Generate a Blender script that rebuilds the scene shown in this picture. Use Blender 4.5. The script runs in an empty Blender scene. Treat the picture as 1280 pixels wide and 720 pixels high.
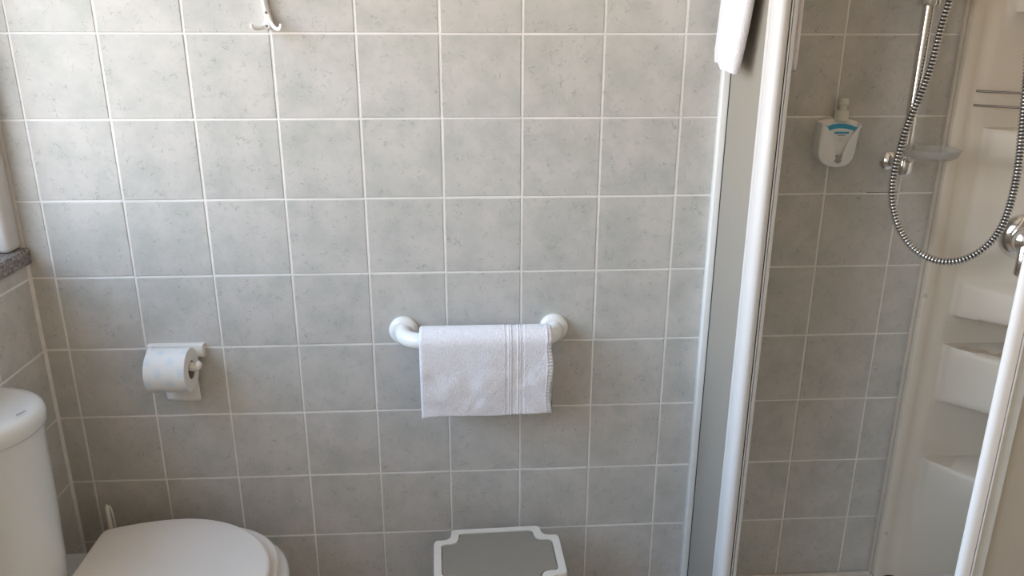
import bpy, bmesh, math, random
from mathutils import Vector, Matrix, noise as mnoise

random.seed(7)
scene = bpy.context.scene
COL = scene.collection
PI = math.pi

# ------------------------------------------------------------------ camera
# back wall tile faces lie in y = 0, floor z = 0, x to the right along the wall
CAM = Vector((0.8027, -1.5221, 1.3542))
PITCH, YAW, ROLL, FPX = 0.3241, 0.0580, 0.0022, 993.74
cam_data = bpy.data.cameras.new('camera')
cam_data.sensor_width = 36.0
cam_data.lens = FPX / 1280.0 * 36.0
cam_data.clip_start = 0.02
cam = bpy.data.objects.new('camera', cam_data)
COL.objects.link(cam)
fwd = Vector((math.sin(YAW) * math.cos(PITCH), math.cos(YAW) * math.cos(PITCH), -math.sin(PITCH)))
rgt = Vector((math.cos(YAW), -math.sin(YAW), 0))
upv = rgt.cross(fwd)
r2 = rgt * math.cos(ROLL) + upv * math.sin(ROLL)
u2 = upv * math.cos(ROLL) - rgt * math.sin(ROLL)
rot = Matrix((r2, u2, -fwd)).transposed().to_4x4()
cam.matrix_world = Matrix.Translation(CAM) @ rot
scene.camera = cam

# ------------------------------------------------------------------ world
world = bpy.data.worlds.new('daylight_sky')
scene.world = world
world.use_nodes = True
wn, wl = world.node_tree.nodes, world.node_tree.links
wn.clear()
w_out = wn.new('ShaderNodeOutputWorld')
w_bg = wn.new('ShaderNodeBackground')
w_tc = wn.new('ShaderNodeTexCoord')
w_sep = wn.new('ShaderNodeSeparateXYZ')
w_map = wn.new('ShaderNodeMapRange')
w_map.inputs[1].default_value = -1.0
w_map.inputs[2].default_value = 1.0
w_ramp = wn.new('ShaderNodeValToRGB')
cr = w_ramp.color_ramp
cr.elements[0].position = 0.0
cr.elements[0].color = (0.60, 0.52, 0.45, 1)
cr.elements[1].position = 1.0
cr.elements[1].color = (0.38, 0.61, 1.0, 1)
for p, c in ((0.46, (0.68, 0.60, 0.53, 1)), (0.52, (0.80, 0.745, 0.705, 1)), (0.60, (0.78, 0.82, 0.90, 1)),
             (0.75, (0.50, 0.71, 1.0, 1))):
    e = cr.elements.new(p)
    e.color = c
wl.new(w_tc.outputs['Generated'], w_sep.inputs[0])
wl.new(w_sep.outputs['Z'], w_map.inputs[0])
wl.new(w_map.outputs[0], w_ramp.inputs[0])
wl.new(w_ramp.outputs[0], w_bg.inputs[0])
w_bg.inputs[1].default_value = 17.5
wl.new(w_bg.outputs[0], w_out.inputs[0])

# the window opening guides the sky light into the room (a portal gives no light itself)
WY0, WY1, WZ0, WZ1 = -1.90, 0.0, 0.94, 2.05
pl = bpy.data.lights.new('window_portal', 'AREA')
pl.shape = 'RECTANGLE'
pl.size, pl.size_y = WZ1 - WZ0, WY1 - WY0
pl.cycles.is_portal = True
po = bpy.data.objects.new('window_portal', pl)
po.location = (-0.33, (WY0 + WY1) / 2, (WZ0 + WZ1) / 2)
po.rotation_euler = (0, -PI / 2, 0)
COL.objects.link(po)

vs = scene.view_settings
vs.view_transform = 'Standard'
vs.look = 'None'
vs.exposure = -0.22
vs.gamma = 1.0
vs.use_curve_mapping = False

# ------------------------------------------------------------------ pixel helper (1280x720 photo frame)
def ray(u, v):
    return r2 * ((u - 640) / FPX) + u2 * ((360 - v) / FPX) + fwd

def on_y(u, v, y=0.0):
    d = ray(u, v)
    return CAM + d * ((y - CAM.y) / d.y)

# ------------------------------------------------------------------ materials
def new_mat(name):
    m = bpy.data.materials.new(name)
    m.use_nodes = True
    nt = m.node_tree
    nt.nodes.clear()
    out = nt.nodes.new('ShaderNodeOutputMaterial')
    return m, nt, out

def principled(name, col, rough=0.5, metal=0.0, bump=0.0, bscale=200.0, vary=0.04, vscale=12.0, spec=0.5, sheen=0.0, coat=0.0):
    m, nt, out = new_mat(name)
    b = nt.nodes.new('ShaderNodeBsdfPrincipled')
    b.inputs['Roughness'].default_value = rough
    b.inputs['Metallic'].default_value = metal
    b.inputs['Specular IOR Level'].default_value = spec
    if sheen:
        b.inputs['Sheen Weight'].default_value = sheen
    if coat:
        b.inputs['Coat Weight'].default_value = coat
        b.inputs['Coat Roughness'].default_value = 0.08
    tc = nt.nodes.new('ShaderNodeTexCoord')
    n = nt.nodes.new('ShaderNodeTexNoise')
    n.inputs['Scale'].default_value = vscale
    n.inputs['Detail'].default_value = 4
    nt.links.new(tc.outputs['Object'], n.inputs['Vector'])
    r = nt.nodes.new('ShaderNodeValToRGB')
    r.color_ramp.elements[0].position = 0.3
    r.color_ramp.elements[1].position = 0.7
    r.color_ramp.elements[0].color = tuple(c * (1 - vary) for c in col) + (1,)
    r.color_ramp.elements[1].color = tuple(min(1, c * (1 + vary)) for c in col) + (1,)
    nt.links.new(n.outputs['Fac'], r.inputs['Fac'])
    nt.links.new(r.outputs['Color'], b.inputs['Base Color'])
    if bump:
        n2 = nt.nodes.new('ShaderNodeTexNoise')
        n2.inputs['Scale'].default_value = bscale
        n2.inputs['Detail'].default_value = 3
        nt.links.new(tc.outputs['Object'], n2.inputs['Vector'])
        bp = nt.nodes.new('ShaderNodeBump')
        bp.inputs['Strength'].default_value = bump
        bp.inputs['Distance'].default_value = 0.002
        nt.links.new(n2.outputs['Fac'], bp.inputs['Height'])
        nt.links.new(bp.outputs['Normal'], b.inputs['Normal'])
    nt.links.new(b.outputs[0], out.inputs[0])
    return m

def tile_material():
    m, nt, out = new_mat('tile_glaze')
    N, L = nt.nodes, nt.links
    b = N.new('ShaderNodeBsdfPrincipled')
    b.inputs['Roughness'].default_value = 0.42
    b.inputs['Specular IOR Level'].default_value = 0.35
    tc = N.new('ShaderNodeTexCoord')
    oi = N.new('ShaderNodeObjectInfo')
    mul = N.new('ShaderNodeMath'); mul.operation = 'MULTIPLY'; mul.inputs[1].default_value = 37.0
    L.new(oi.outputs['Random'], mul.inputs[0])
    add = N.new('ShaderNodeVectorMath'); add.operation = 'ADD'
    L.new(tc.outputs['Object'], add.inputs[0])
    L.new(mul.outputs[0], add.inputs[1])
    # soft clouds
    n1 = N.new('ShaderNodeTexNoise'); n1.inputs['Scale'].default_value = 16; n1.inputs['Detail'].default_value = 5
    n1.inputs['Roughness'].default_value = 0.6
    L.new(add.outputs[0], n1.inputs['Vector'])
    r1 = N.new('ShaderNodeValToRGB')
    r1.color_ramp.elements[0].position = 0.32; r1.color_ramp.elements[0].color = TILE_D
    r1.color_ramp.elements[1].position = 0.62; r1.color_ramp.elements[1].color = TILE_L
    L.new(n1.outputs['Fac'], r1.inputs['Fac'])
    # short dark curls: thin contour lines of a noise, kept only in patches
    n2 = N.new('ShaderNodeTexNoise'); n2.inputs['Scale'].default_value = 75; n2.inputs['Detail'].default_value = 2
    n2.inputs['Distortion'].default_value = 1.2
    L.new(add.outputs[0], n2.inputs['Vector'])
    s = N.new('ShaderNodeMath'); s.operation = 'SUBTRACT'; s.inputs[1].default_value = 0.5
    a = N.new('ShaderNodeMath'); a.operation = 'ABSOLUTE'
    L.new(n2.outputs['Fac'], s.inputs[0]); L.new(s.outputs[0], a.inputs[0])
    mr = N.new('ShaderNodeMapRange'); mr.inputs[1].default_value = 0.0; mr.inputs[2].default_value = 0.03
    mr.inputs[3].default_value = 1.0; mr.inputs[4].default_value = 0.0
    L.new(a.outputs[0], mr.inputs[0])
    n3 = N.new('ShaderNodeTexNoise'); n3.inputs['Scale'].default_value = 62; n3.inputs['Detail'].default_value = 2
    off = N.new('ShaderNodeVectorMath'); off.operation = 'ADD'; off.inputs[1].default_value = (5.3, 2.1, 8.8)
    L.new(add.outputs[0], off.inputs[0]); L.new(off.outputs[0], n3.inputs['Vector'])
    mr3 = N.new('ShaderNodeMapRange'); mr3.inputs[1].default_value = 0.48; mr3.inputs[2].default_value = 0.70
    L.new(n3.outputs['Fac'], mr3.inputs[0])
    mm = N.new('ShaderNodeMath'); mm.operation = 'MULTIPLY'
    L.new(mr.outputs[0], mm.inputs[0]); L.new(mr3.outputs[0], mm.inputs[1])
    mm2 = N.new('ShaderNodeMath'); mm2.operation = 'MULTIPLY'; mm2.inputs[1].default_value = 0.78
    L.new(mm.outputs[0], mm2.inputs[0])
    mix = N.new('ShaderNodeMixRGB'); mix.inputs[2].default_value = TILE_V
    L.new(mm2.outputs[0], mix.inputs[0]); L.new(r1.outputs[0], mix.inputs[1])
    L.new(mix.outputs[0], b.inputs['Base Color'])
    bp = N.new('ShaderNodeBump'); bp.inputs['Strength'].default_value = 0.05; bp.inputs['Distance'].default_value = 0.002
    L.new(n1.outputs['Fac'], bp.inputs['Height']); L.new(bp.outputs[0], b.inputs['Normal'])
    L.new(b.outputs[0], out.inputs[0])
    return m

TILE_L = (0.575, 0.548, 0.522, 1)
TILE_D = (0.470, 0.468, 0.440, 1)
TILE_V = (0.21, 0.25, 0.235, 1)

def brick_wall_material(name, c1, c2, mortar, size):
    m, nt, out = new_mat(name)
    N, L = nt.nodes, nt.links
    b = N.new('ShaderNodeBsdfPrincipled'); b.inputs['Roughness'].default_value = 0.4
    tc = N.new('ShaderNodeTexCoord')
    br = N.new('ShaderNodeTexBrick')
    br.offset = 0.0
    br.inputs['Color1'].default_value = c1; br.inputs['Color2'].default_value = c2; br.inputs['Mortar'].default_value = mortar
    br.inputs['Scale'].default_value = 1.0
    br.inputs['Brick Width'].default_value = size; br.inputs['Row Height'].default_value = size
    br.inputs['Mortar Size'].default_value = 0.002
    return m, nt, out, b, tc, br

def wall_far_material(name, axis):
    m, nt, out, b, tc, br = brick_wall_material(name, TILE_L, TILE_D, (0.8, 0.78, 0.76, 1), 0.1515)
    N, L = nt.nodes, nt.links
    sp = N.new('ShaderNodeSeparateXYZ'); cb = N.new('ShaderNodeCombineXYZ')
    L.new(tc.outputs['Object'], sp.inputs[0])
    L.new(sp.outputs[axis], cb.inputs[0]); L.new(sp.outputs['Z' if axis != 'Z' else 'Y'], cb.inputs[1])
    L.new(cb.outputs[0], br.inputs['Vector'])
    L.new(br.outputs['Color'], b.inputs['Base Color'])
    L.new(b.outputs[0], out.inputs[0])
    return m

def floor_material():
    m, nt, out, b, tc, br = brick_wall_material('floor_tile', (0.38, 0.27, 0.18, 1), (0.35, 0.25, 0.17, 1), (0.55, 0.53, 0.5, 1), 0.30)
    nt.links.new(tc.outputs['Object'], br.inputs['Vector'])
    nt.links.new(br.outputs['Color'], b.inputs['Base Color'])
    nt.links.new(b.outputs[0], out.inputs[0])
    return m

def clear_material(name, tint, gloss, diffuse, rough=0.05, trans=0.0, body=(0.72, 0.72, 0.70, 1)):
    """transparent body with a glossy coat, a little diffuse and translucent body colour"""
    m, nt, out = new_mat(name)
    N, L = nt.nodes, nt.links
    t = N.new('ShaderNodeBsdfTransparent'); t.inputs[0].default_value = tint
    g = N.new('ShaderNodeBsdfGlossy'); g.inputs['Roughness'].default_value = rough
    d = N.new('ShaderNodeBsdfDiffuse'); d.inputs[0].default_value = body
    tl = N.new('ShaderNodeBsdfTranslucent'); tl.inputs[0].default_value = body
    mx0 = N.new('ShaderNodeMixShader'); mx0.inputs[0].default_value = trans
    L.new(d.outputs[0], mx0.inputs[1]); L.new(tl.outputs[0], mx0.inputs[2])
    n = N.new('ShaderNodeTexNoise'); n.inputs['Scale'].default_value = 40
    mr = N.new('ShaderNodeMapRange'); mr.inputs[3].default_value = max(0, diffuse - 0.03); mr.inputs[4].default_value = min(1, diffuse + 0.03)
    L.new(n.outputs['Fac'], mr.inputs[0])
    mx1 = N.new('ShaderNodeMixShader')
    L.new(mr.outputs[0], mx1.inputs[0]); L.new(t.outputs[0], mx1.inputs[1]); L.new(mx0.outputs[0], mx1.inputs[2])
    fr = N.new('ShaderNodeFresnel'); fr.inputs[0].default_value = 1.45
    ml = N.new('ShaderNodeMath'); ml.operation = 'MULTIPLY'; ml.inputs[1].default_value = gloss
    L.new(fr.outputs[0], ml.inputs[0])
    mx2 = N.new('ShaderNodeMixShader')
    L.new(ml.outputs[0], mx2.inputs[0]); L.new(mx1.outputs[0], mx2.inputs[1]); L.new(g.outputs[0], mx2.inputs[2])
    L.new(mx2.outputs[0], out.inputs[0])
    return m

def stone_material():
    m, nt, out = new_mat('sill_stone')
    N, L = nt.nodes, nt.links
    b = N.new('ShaderNodeBsdfPrincipled'); b.inputs['Roughness'].default_value = 0.55
    tc = N.new('ShaderNodeTexCoord')
    n = N.new('ShaderNodeTexNoise'); n.inputs['Scale'].default_value = 160; n.inputs['Detail'].default_value = 6
    L.new(tc.outputs['Object'], n.inputs['Vector'])
    r = N.new('ShaderNodeValToRGB')
    r.color_ramp.elements[0].position = 0.38; r.color_ramp.elements[0].color = (0.11, 0.10, 0.095, 1)
    r.color_ramp.elements[1].position = 0.66; r.color_ramp.elements[1].color = (0.38, 0.34, 0.31, 1)
    L.new(n.outputs['Fac'], r.inputs[0]); L.new(r.outputs[0], b.inputs['Base Color'])
    bp = N.new('ShaderNodeBump'); bp.inputs['Strength'].default_value = 0.4; bp.inputs['Distance'].default_value = 0.001
    L.new(n.outputs['Fac'], bp.inputs['Height']); L.new(bp.outputs[0], b.inputs['Normal'])
    L.new(b.outputs[0], out.inputs[0])
    return m

def tissue_material():
    """white paper with pale blue flowers printed round the roll (roll axis = local x)"""
    m, nt, out = new_mat('printed_tissue')
    N, L = nt.nodes, nt.links
    def math_(op, a, b=None):
        n = N.new('ShaderNodeMath'); n.operation = op
        if op == 'COMPARE': n.inputs[2].default_value = 0.0007
        for i, v in enumerate((a, b)):
            if v is None: continue
            if isinstance(v, (int, float)): n.inputs[i].default_value = v
            else: L.new(v, n.inputs[i])
        return n.outputs[0]
    b = N.new('ShaderNodeBsdfPrincipled'); b.inputs['Roughness'].default_value = 0.9; b.inputs['Specular IOR Level'].default_value = 0.1
    tc = N.new('ShaderNodeTexCoord'); sp = N.new('ShaderNodeSeparateXYZ')
    L.new(tc.outputs['Object'], sp.inputs[0])
    ang = math_('ARCTAN2', sp.outputs['Z'], sp.outputs['Y'])
    P = 0.0440                       # motif pitch
    v = math_('DIVIDE', math_('MULTIPLY', ang, 0.0430), P / 2 * 1.0233)
    row = math_('FLOOR', v)
    odd = math_('MULTIPLY', math_('MODULO', math_('ADD', row, 40.0), 2.0), 0.5)
    u = math_('ADD', math_('DIVIDE', math_('ADD', sp.outputs['X'], 0.006), P), odd)
    fu = math_('MULTIPLY', math_('SUBTRACT', math_('FRACT', u), 0.5), P)
    fv = math_('MULTIPLY', math_('SUBTRACT', math_('FRACT', v), 0.5), P / 2)
    rad = math_('SQRT', math_('ADD', math_('MULTIPLY', fu, fu), math_('MULTIPLY', fv, fv)))
    th = math_('ARCTAN2', fv, fu)
    pet = math_('ADD', 0.0072, math_('MULTIPLY', math_('COSINE', math_('MULTIPLY', th, 6.0)), 0.0014))
    inside = math_('LESS_THAN', rad, pet)
    hole = math_('SUBTRACT', 1.0, math_('MULTIPLY', 0.75, math_('COMPARE', rad, 0.0038)))
    fac = math_('MULTIPLY', math_('MULTIPLY', inside, hole), 0.50)
    # only the curved face carries print
    rr = math_('SQRT', math_('ADD', math_('MULTIPLY', sp.outputs['Y'], sp.outputs['Y']), math_('MULTIPLY', sp.outputs['Z'], sp.outputs['Z'])))
    fac = math_('MULTIPLY', fac, math_('GREATER_THAN', rr, 0.0415))
    mix = N.new('ShaderNodeMixRGB')
    mix.inputs[1].default_value = (0.74, 0.715, 0.695, 1); mix.inputs[2].default_value = (0.50, 0.62, 0.74, 1)
    L.new(fac, mix.inputs[0]); L.new(mix.outputs[0], b.inputs['Base Color'])
    n = N.new('ShaderNodeTexNoise'); n.inputs['Scale'].default_value = 400
    bp = N.new('ShaderNodeBump'); bp.inputs['Strength'].default_value = 0.15; bp.inputs['Distance'].default_value = 0.001
    L.new(tc.outputs['Object'], n.inputs['Vector']); L.new(n.outputs['Fac'], bp.inputs['Height']); L.new(bp.outputs[0], b.inputs['Normal'])
    L.new(b.outputs[0], out.inputs[0])
    return m

M = {
    'tile': tile_material(),
    'grout': principled('white_grout', (0.80, 0.77, 0.75), 0.85, bump=0.3, bscale=300, vary=0.10, vscale=9),
    'plaster': principled('white_plaster', (0.84, 0.73, 0.58), 0.85, bump=0.1, bscale=90),
    'ceiling': principled('ceiling_paint', (0.86, 0.80, 0.71), 0.9, bump=0.05, bscale=60),
    'floor': floor_material(),
    'wall_right': wall_far_material('side_wall_tile', 'Y'),
    'wall_front': wall_far_material('front_wall_tile', 'X'),
    'reveal': principled('reveal_paint', (0.62, 0.595, 0.575), 0.8, bump=0.15, bscale=70),
    'pvc': principled('white_pvc', (0.82, 0.82, 0.81), 0.3, vary=0.02),
    'stone': stone_material(),
    'pane': clear_material('window_glass', (0.95, 0.97, 0.97, 1), 0.6, 0.02),
    'ceramic': principled('sanitary_ceramic', (0.70, 0.715, 0.725), 0.18, vary=0.01, coat=0.3),
    'seat_plastic': principled('seat_plastic', (0.75, 0.715, 0.685), 0.38, vary=0.01),
    'grey_mark': principled('grey_print', (0.35, 0.35, 0.36), 0.5),
    'nylon': principled('white_nylon', (0.83, 0.82, 0.80), 0.22, vary=0.01, coat=0.3),
    'cream_plastic': principled('cream_plastic', (0.80, 0.765, 0.72), 0.4, vary=0.02),
    'terry': principled('white_terry', (0.82, 0.80, 0.84), 0.95, bump=1.0, bscale=330, vary=0.05, vscale=220, spec=0.1, sheen=0.3),
    'tissue': tissue_material(),
    'tissue_plain': principled('tissue_sheet', (0.74, 0.715, 0.695), 0.9, bump=0.1, bscale=300, spec=0.1),
    'card': principled('brown_card', (0.30, 0.25, 0.20), 0.9),
    'frame': principled('white_enamel', (0.68, 0.655, 0.64), 0.35, vary=0.01),
    'gasket': principled('dark_gasket', (0.05, 0.05, 0.05), 0.6),
    'gasket_grey': principled('grey_gasket', (0.50, 0.51, 0.51), 0.6),
    'acrylic': clear_material('frosted_acrylic', (0.9, 0.9, 0.88, 1), 0.25, 0.80, 0.4, 0.45, (0.60, 0.55, 0.48, 1)),
    'clear_strip': clear_material('clear_strip', (0.9, 0.92, 0.92, 1), 0.4, 0.45, 0.2, 0.3),
    'cream_acrylic': principled('cream_acrylic', (0.685, 0.615, 0.525), 0.5, vary=0.02, vscale=5, spec=0.35),
    'tray': principled('shower_tray_acrylic', (0.76, 0.71, 0.66), 0.35, vary=0.02),
    'chrome': principled('polished_chrome', (0.78, 0.78, 0.79), 0.12, 1.0, vary=0.0),
    'chrome_hose': principled('hose_chrome', (0.72, 0.72, 0.73), 0.18, 1.0, vary=0.0),
    'steel_dark': principled('tarnished_steel', (0.20, 0.17, 0.15), 0.4, 0.8),
    'clear_plastic': clear_material('clear_plastic', (0.95, 0.95, 0.96, 1), 0.35, 0.30, 0.15, 0.5),
    'milky': principled('milky_plastic', (0.66, 0.65, 0.58), 0.35),
    'blue': principled('blue_print', (0.05, 0.36, 0.57), 0.35),
    'label_white': principled('label_white', (0.76, 0.77, 0.78), 0.35, vary=0.01),
    'taupe': principled('taupe_grip', (0.27, 0.24, 0.20), 0.7, bump=0.15, bscale=500, vary=0.03, vscale=40),
    'stool': principled('stool_plastic', (0.71, 0.66, 0.595), 0.4, vary=0.01),
    'crack': principled('open_joint', (0.03, 0.025, 0.02), 0.9),
    'silicone': principled('silicone_joint', (0.70, 0.66, 0.63), 0.5, bump=0.2, bscale=150, vary=0.08, vscale=30),
    'scum': principled('soap_residue', (0.62, 0.52, 0.40), 0.8, bump=0.3, bscale=200, vary=0.12, vscale=50),
}

# ------------------------------------------------------------------ object helpers
def origin_of(parent):
    p = Vector((0, 0, 0))
    while parent is not None:
        p += parent.location
        parent = parent.parent
    return p

def link(name, me, mat, parent=None, loc=None):
    o = bpy.data.objects.new(name, me)
    COL.objects.link(o)
    if mat is not None and not me.materials:
        me.materials.append(mat)
    if parent is not None:
        o.parent = parent
    if loc is not None:
        o.location = Vector(loc) - origin_of(parent)
    return o

def mesh(name, verts, faces, mat, parent=None, origin=None, smooth=False, sharp=None):
    """verts in world coordinates; the object's origin goes to `origin` (default: the parent's)"""
    base = origin_of(parent)
    org = Vector(origin) if origin is not None else base
    me = bpy.data.meshes.new(name)
    me.from_pydata([tuple(Vector(v) - org) for v in verts], [], faces)
    me.validate()
    bm = bmesh.new(); bm.from_mesh(me)
    bmesh.ops.recalc_face_normals(bm, faces=bm.faces)
    bm.to_mesh(me); bm.free()
    finish(me, smooth, sharp)
    o = link(name, me, mat, parent)
    o.location = org - base
    return o

def finish(me, smooth, sharp):
    if smooth:
        me.shade_smooth()
        if sharp:
            me.set_sharp_from_angle(angle=math.radians(sharp))

def from_bm(name, bm, mat, parent=None, origin=None, smooth=True, sharp=40):
    base = origin_of(parent)
    org = Vector(origin) if origin is not None else base
    bmesh.ops.translate(bm, verts=bm.verts, vec=-org)
    bmesh.ops.recalc_face_normals(bm, faces=bm.faces)
    me = bpy.data.meshes.new(name)
    bm.to_mesh(me); bm.free()
    finish(me, smooth, sharp)
    o = link(name, me, mat, parent)
    o.location = org - base
    return o

def thing(name, label, cat, loc, group=None):
    o = bpy.data.objects.new(name, None)
    COL.objects.link(o)
    o.location = loc
    o['label'] = label
    o['category'] = cat
    if group:
        o['group'] = group
    return o

def tag(o, label, cat):
    o['label'] = label
    o['category'] = cat
    return o

def box_bm(x0, x1, y0, y1, z0, z1, bev=0.0, seg=2):
    bm = bmesh.new()
    bmesh.ops.create_cube(bm, size=1.0)
    for v in bm.verts:
        v.co = Vector(((x0 + x1) / 2 + v.co.x * (x1 - x0), (y0 + y1) / 2 + v.co.y * (y1 - y0), (z0 + z1) / 2 + v.co.z * (z1 - z0)))
    if bev:
        bmesh.ops.bevel(bm, geom=list(bm.edges), offset=bev, segments=seg, profile=0.5, affect='EDGES')
    return bm

def box(name, x0, x1, y0, y1, z0, z1, mat, parent=None, bev=0.0, seg=2, origin=None):
    return from_bm(name, box_bm(x0, x1, y0, y1, z0, z1, bev, seg), mat, parent, origin, smooth=bev > 0)

def loft_data(rings, cap0=True, cap1=True, closed=True):
    n = len(rings[0])
    V = [p for r in rings for p in r]
    F = []
    m = n if closed else n - 1
    for i in range(len(rings) - 1):
        for j in range(m):
            k = (j + 1) % n
            F.append((i * n + j, i * n + k, (i + 1) * n + k, (i + 1) * n + j))
    if cap0: F.append(tuple(range(n)))
    if cap1: F.append(tuple((len(rings) - 1) * n + j for j in range(n)))
    return V, F

def loft(name, rings, mat, parent=None, cap0=True, cap1=True, closed=True, smooth=True, sharp=45, origin=None):
    V, F = loft_data(rings, cap0, cap1, closed)
    return mesh(name, V, F, mat, parent, origin, smooth, sharp)

def catmull(pts, per=8):
    P = [Vector(p) for p in pts]
    P = [P[0] * 2 - P[1]] + P + [P[-1] * 2 - P[-2]]
    out = []
    for i in range(1, len(P) - 2):
        a, b, c, d = P[i - 1], P[i], P[i + 1], P[i + 2]
        for k in range(per):
            t = k / per
            out.append(0.5 * ((2 * b) + (c - a) * t + (2 * a - 5 * b + 4 * c - d) * t * t + (3 * b - a - 3 * c + d) * t ** 3))
    out.append(P[-2])
    return out

def resample(pts, step):
    L = [0.0]
    for a, b in zip(pts, pts[1:]):
        L.append(L[-1] + (b - a).length)
    n = max(2, int(L[-1] / step))
    out, j = [], 0
    for i in range(n + 1):
        s = L[-1] * i / n
        while j < len(L) - 2 and L[j + 1] < s:
            j += 1
        t = (s - L[j]) / max(1e-9, L[j + 1] - L[j])
        out.append(pts[j].lerp(pts[j + 1], t))
    return out

def sweep_rings(pts, rad, n=12, squash=None):
    """rings of a tube along pts; rad number or function of index; squash=(axis vector, factor)"""
    rings = []
    t0 = (pts[1] - pts[0]).normalized()
    ref = Vector((0, 0, 1)) if abs(t0.z) < 0.9 else Vector((0, 1, 0))
    nx = t0.cross(ref).normalized()
    for i, p in enumerate(pts):
        if i == 0: t = pts[1] - pts[0]
        elif i == len(pts) - 1: t = pts[-1] - pts[-2]
        else: t = pts[i + 1] - pts[i - 1]
        t.normalize()
        nx = (nx - t * nx.dot(t)).normalized()
        ny = t.cross(nx)
        r = rad(i) if callable(rad) else rad
        ring = []
        for k in range(n):
            a = 2 * PI * k / n
            d = (nx * math.cos(a) + ny * math.sin(a)) * r
            if squash:
                ax, f = squash
                d = d - ax * d.dot(ax) * (1 - f)
            ring.append(p + d)
        rings.append(ring)
    return rings

def tube(name, pts, rad, mat, parent=None, n=12, sharp=50, origin=None, squash=None):
    return loft(name, sweep_rings(pts, rad, n, squash), mat, parent, smooth=True, sharp=sharp, origin=origin)

def lathe(name, prof, center, axis, mat, parent=None, n=32, sharp=35, origin=None, caps=True):
    """prof: list of (radius, distance along axis)"""
    ax = Vector(axis).normalized()
    ref = Vector((0, 0, 1)) if abs(ax.z) < 0.9 else Vector((0, 1, 0))
    e1 = ax.cross(ref).normalized(); e2 = ax.cross(e1)
    c = Vector(center)
    rings = [[c + ax * d + (e1 * math.cos(2 * PI * k / n) + e2 * math.sin(2 * PI * k / n)) * max(r, 1e-5) for k in range(n)] for r, d in prof]
    return loft(name, rings, mat, parent, caps, caps, smooth=True, sharp=sharp, origin=origin)

def plate(name, outline, depth0, depth1, plane, mat, parent=None, bev=0.0, origin=None, seg=2):
    """extrude a 2-D outline; plane(u, v, d) -> world point"""
    n = len(outline)
    bm = bmesh.new()
    a = [bm.verts.new(plane(u, v, depth0)) for u, v in outline]
    b = [bm.verts.new(plane(u, v, depth1)) for u, v in outline]
    bm.faces.new(a); top = bm.faces.new(b)
    for i in range(n):
        bm.faces.new((a[i], a[(i + 1) % n], b[(i + 1) % n], b[i]))
    bmesh.ops.recalc_face_normals(bm, faces=bm.faces)
    if bev:
        bmesh.ops.bevel(bm, geom=list(top.edges), offset=bev, segments=seg, profile=0.5, affect='EDGES')
    return from_bm(name, bm, mat, parent, origin)

def wall_plane(u, v, d):
    return Vector((u, -d, v))

# ------------------------------------------------------------------ the room
T, G = 0.1515, 0.0031           # tile pitch and joint width
LX, RX, FY, CZ = -0.047, 2.07, -2.02, 2.45
Z0 = 1.332                      # height of the joint below the hook
REC = 0.0011                    # joint recess

def structure(o):
    o['kind'] = 'structure'
    return o

wall_back = structure(box('wall_back', LX - 0.35, RX + 0.2, REC, 0.2, -0.1, CZ, M['grout']))
wall_back['label'] = 'pale grey-green tiled wall behind the towel rail'

tile_cache = {}
def tile_mesh(w, h):
    """a tile in the x-z plane, face at y = 0 looking to -y, softly rounded edges"""
    key = (round(w, 4), round(h, 4))
    if key in tile_cache:
        return tile_cache[key]
    V, F = [], []
    rings = ((0.0, 0.004), (0.0, 0.0014), (0.0005, 0.0005), (0.0016, 0.0))
    for ins, y in rings:
        a, b = w / 2 - ins, h / 2 - ins
        V += [(-a, y, -b), (a, y, -b), (a, y, b), (-a, y, b)]
    for i in range(len(rings) - 1):
        for j in range(4):
            k = (j + 1) % 4
            F.append((i * 4 + j, i * 4 + k, i * 4 + 4 + k, i * 4 + 4 + j))
    F.append((12, 13, 14, 15))
    me = bpy.data.meshes.new('tile')
    me.from_pydata(V, [], F)
    bm = bmesh.new(); bm.from_mesh(me)
    bmesh.ops.recalc_face_normals(bm, faces=bm.faces)
    if bm.faces[-1].normal.y > 0:
        bmesh.ops.reverse_faces(bm, faces=bm.faces)
    bm.to_mesh(me); bm.free()
    me.materials.append(M['tile'])
    tile_cache[key] = me
    return me

def spans(lo, hi, start, step):
    """grid cells of a tiling clipped to lo..hi"""
    k = math.floor((lo - start) / step)
    out = []
    while start + k * step < hi - 1e-6:
        a, b = max(lo, start + k * step), min(hi, start + (k + 1) * step)
        if b - a > 0.006:
            out.append((a, b))
        k += 1
    return out

rows = spans(0.0, CZ, Z0 - 20 * T, T)
def jitter(): return random.uniform(-0.0004, 0.0004)
for x0, x1 in spans(LX, RX, 0.0, T):
    for z0, z1 in rows:
        o = bpy.data.objects.new('tile', tile_mesh(x1 - x0 - G, z1 - z0 - G))
        COL.objects.link(o); o.parent = wall_back
        o.location = ((x0 + x1) / 2 + jitter(), random.uniform(-0.0002, 0.0002), (z0 + z1) / 2 + jitter())

# open joint in the shower, below the riser bracket
ca, cb_ = on_y(1083, 240.5), on_y(1123, 240.5)
box('open_joint', ca.x, cb_.x, 0.0004, 0.002, ca.z - 0.0009, ca.z + 0.0009, M['crack'], wall_back)

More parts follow.
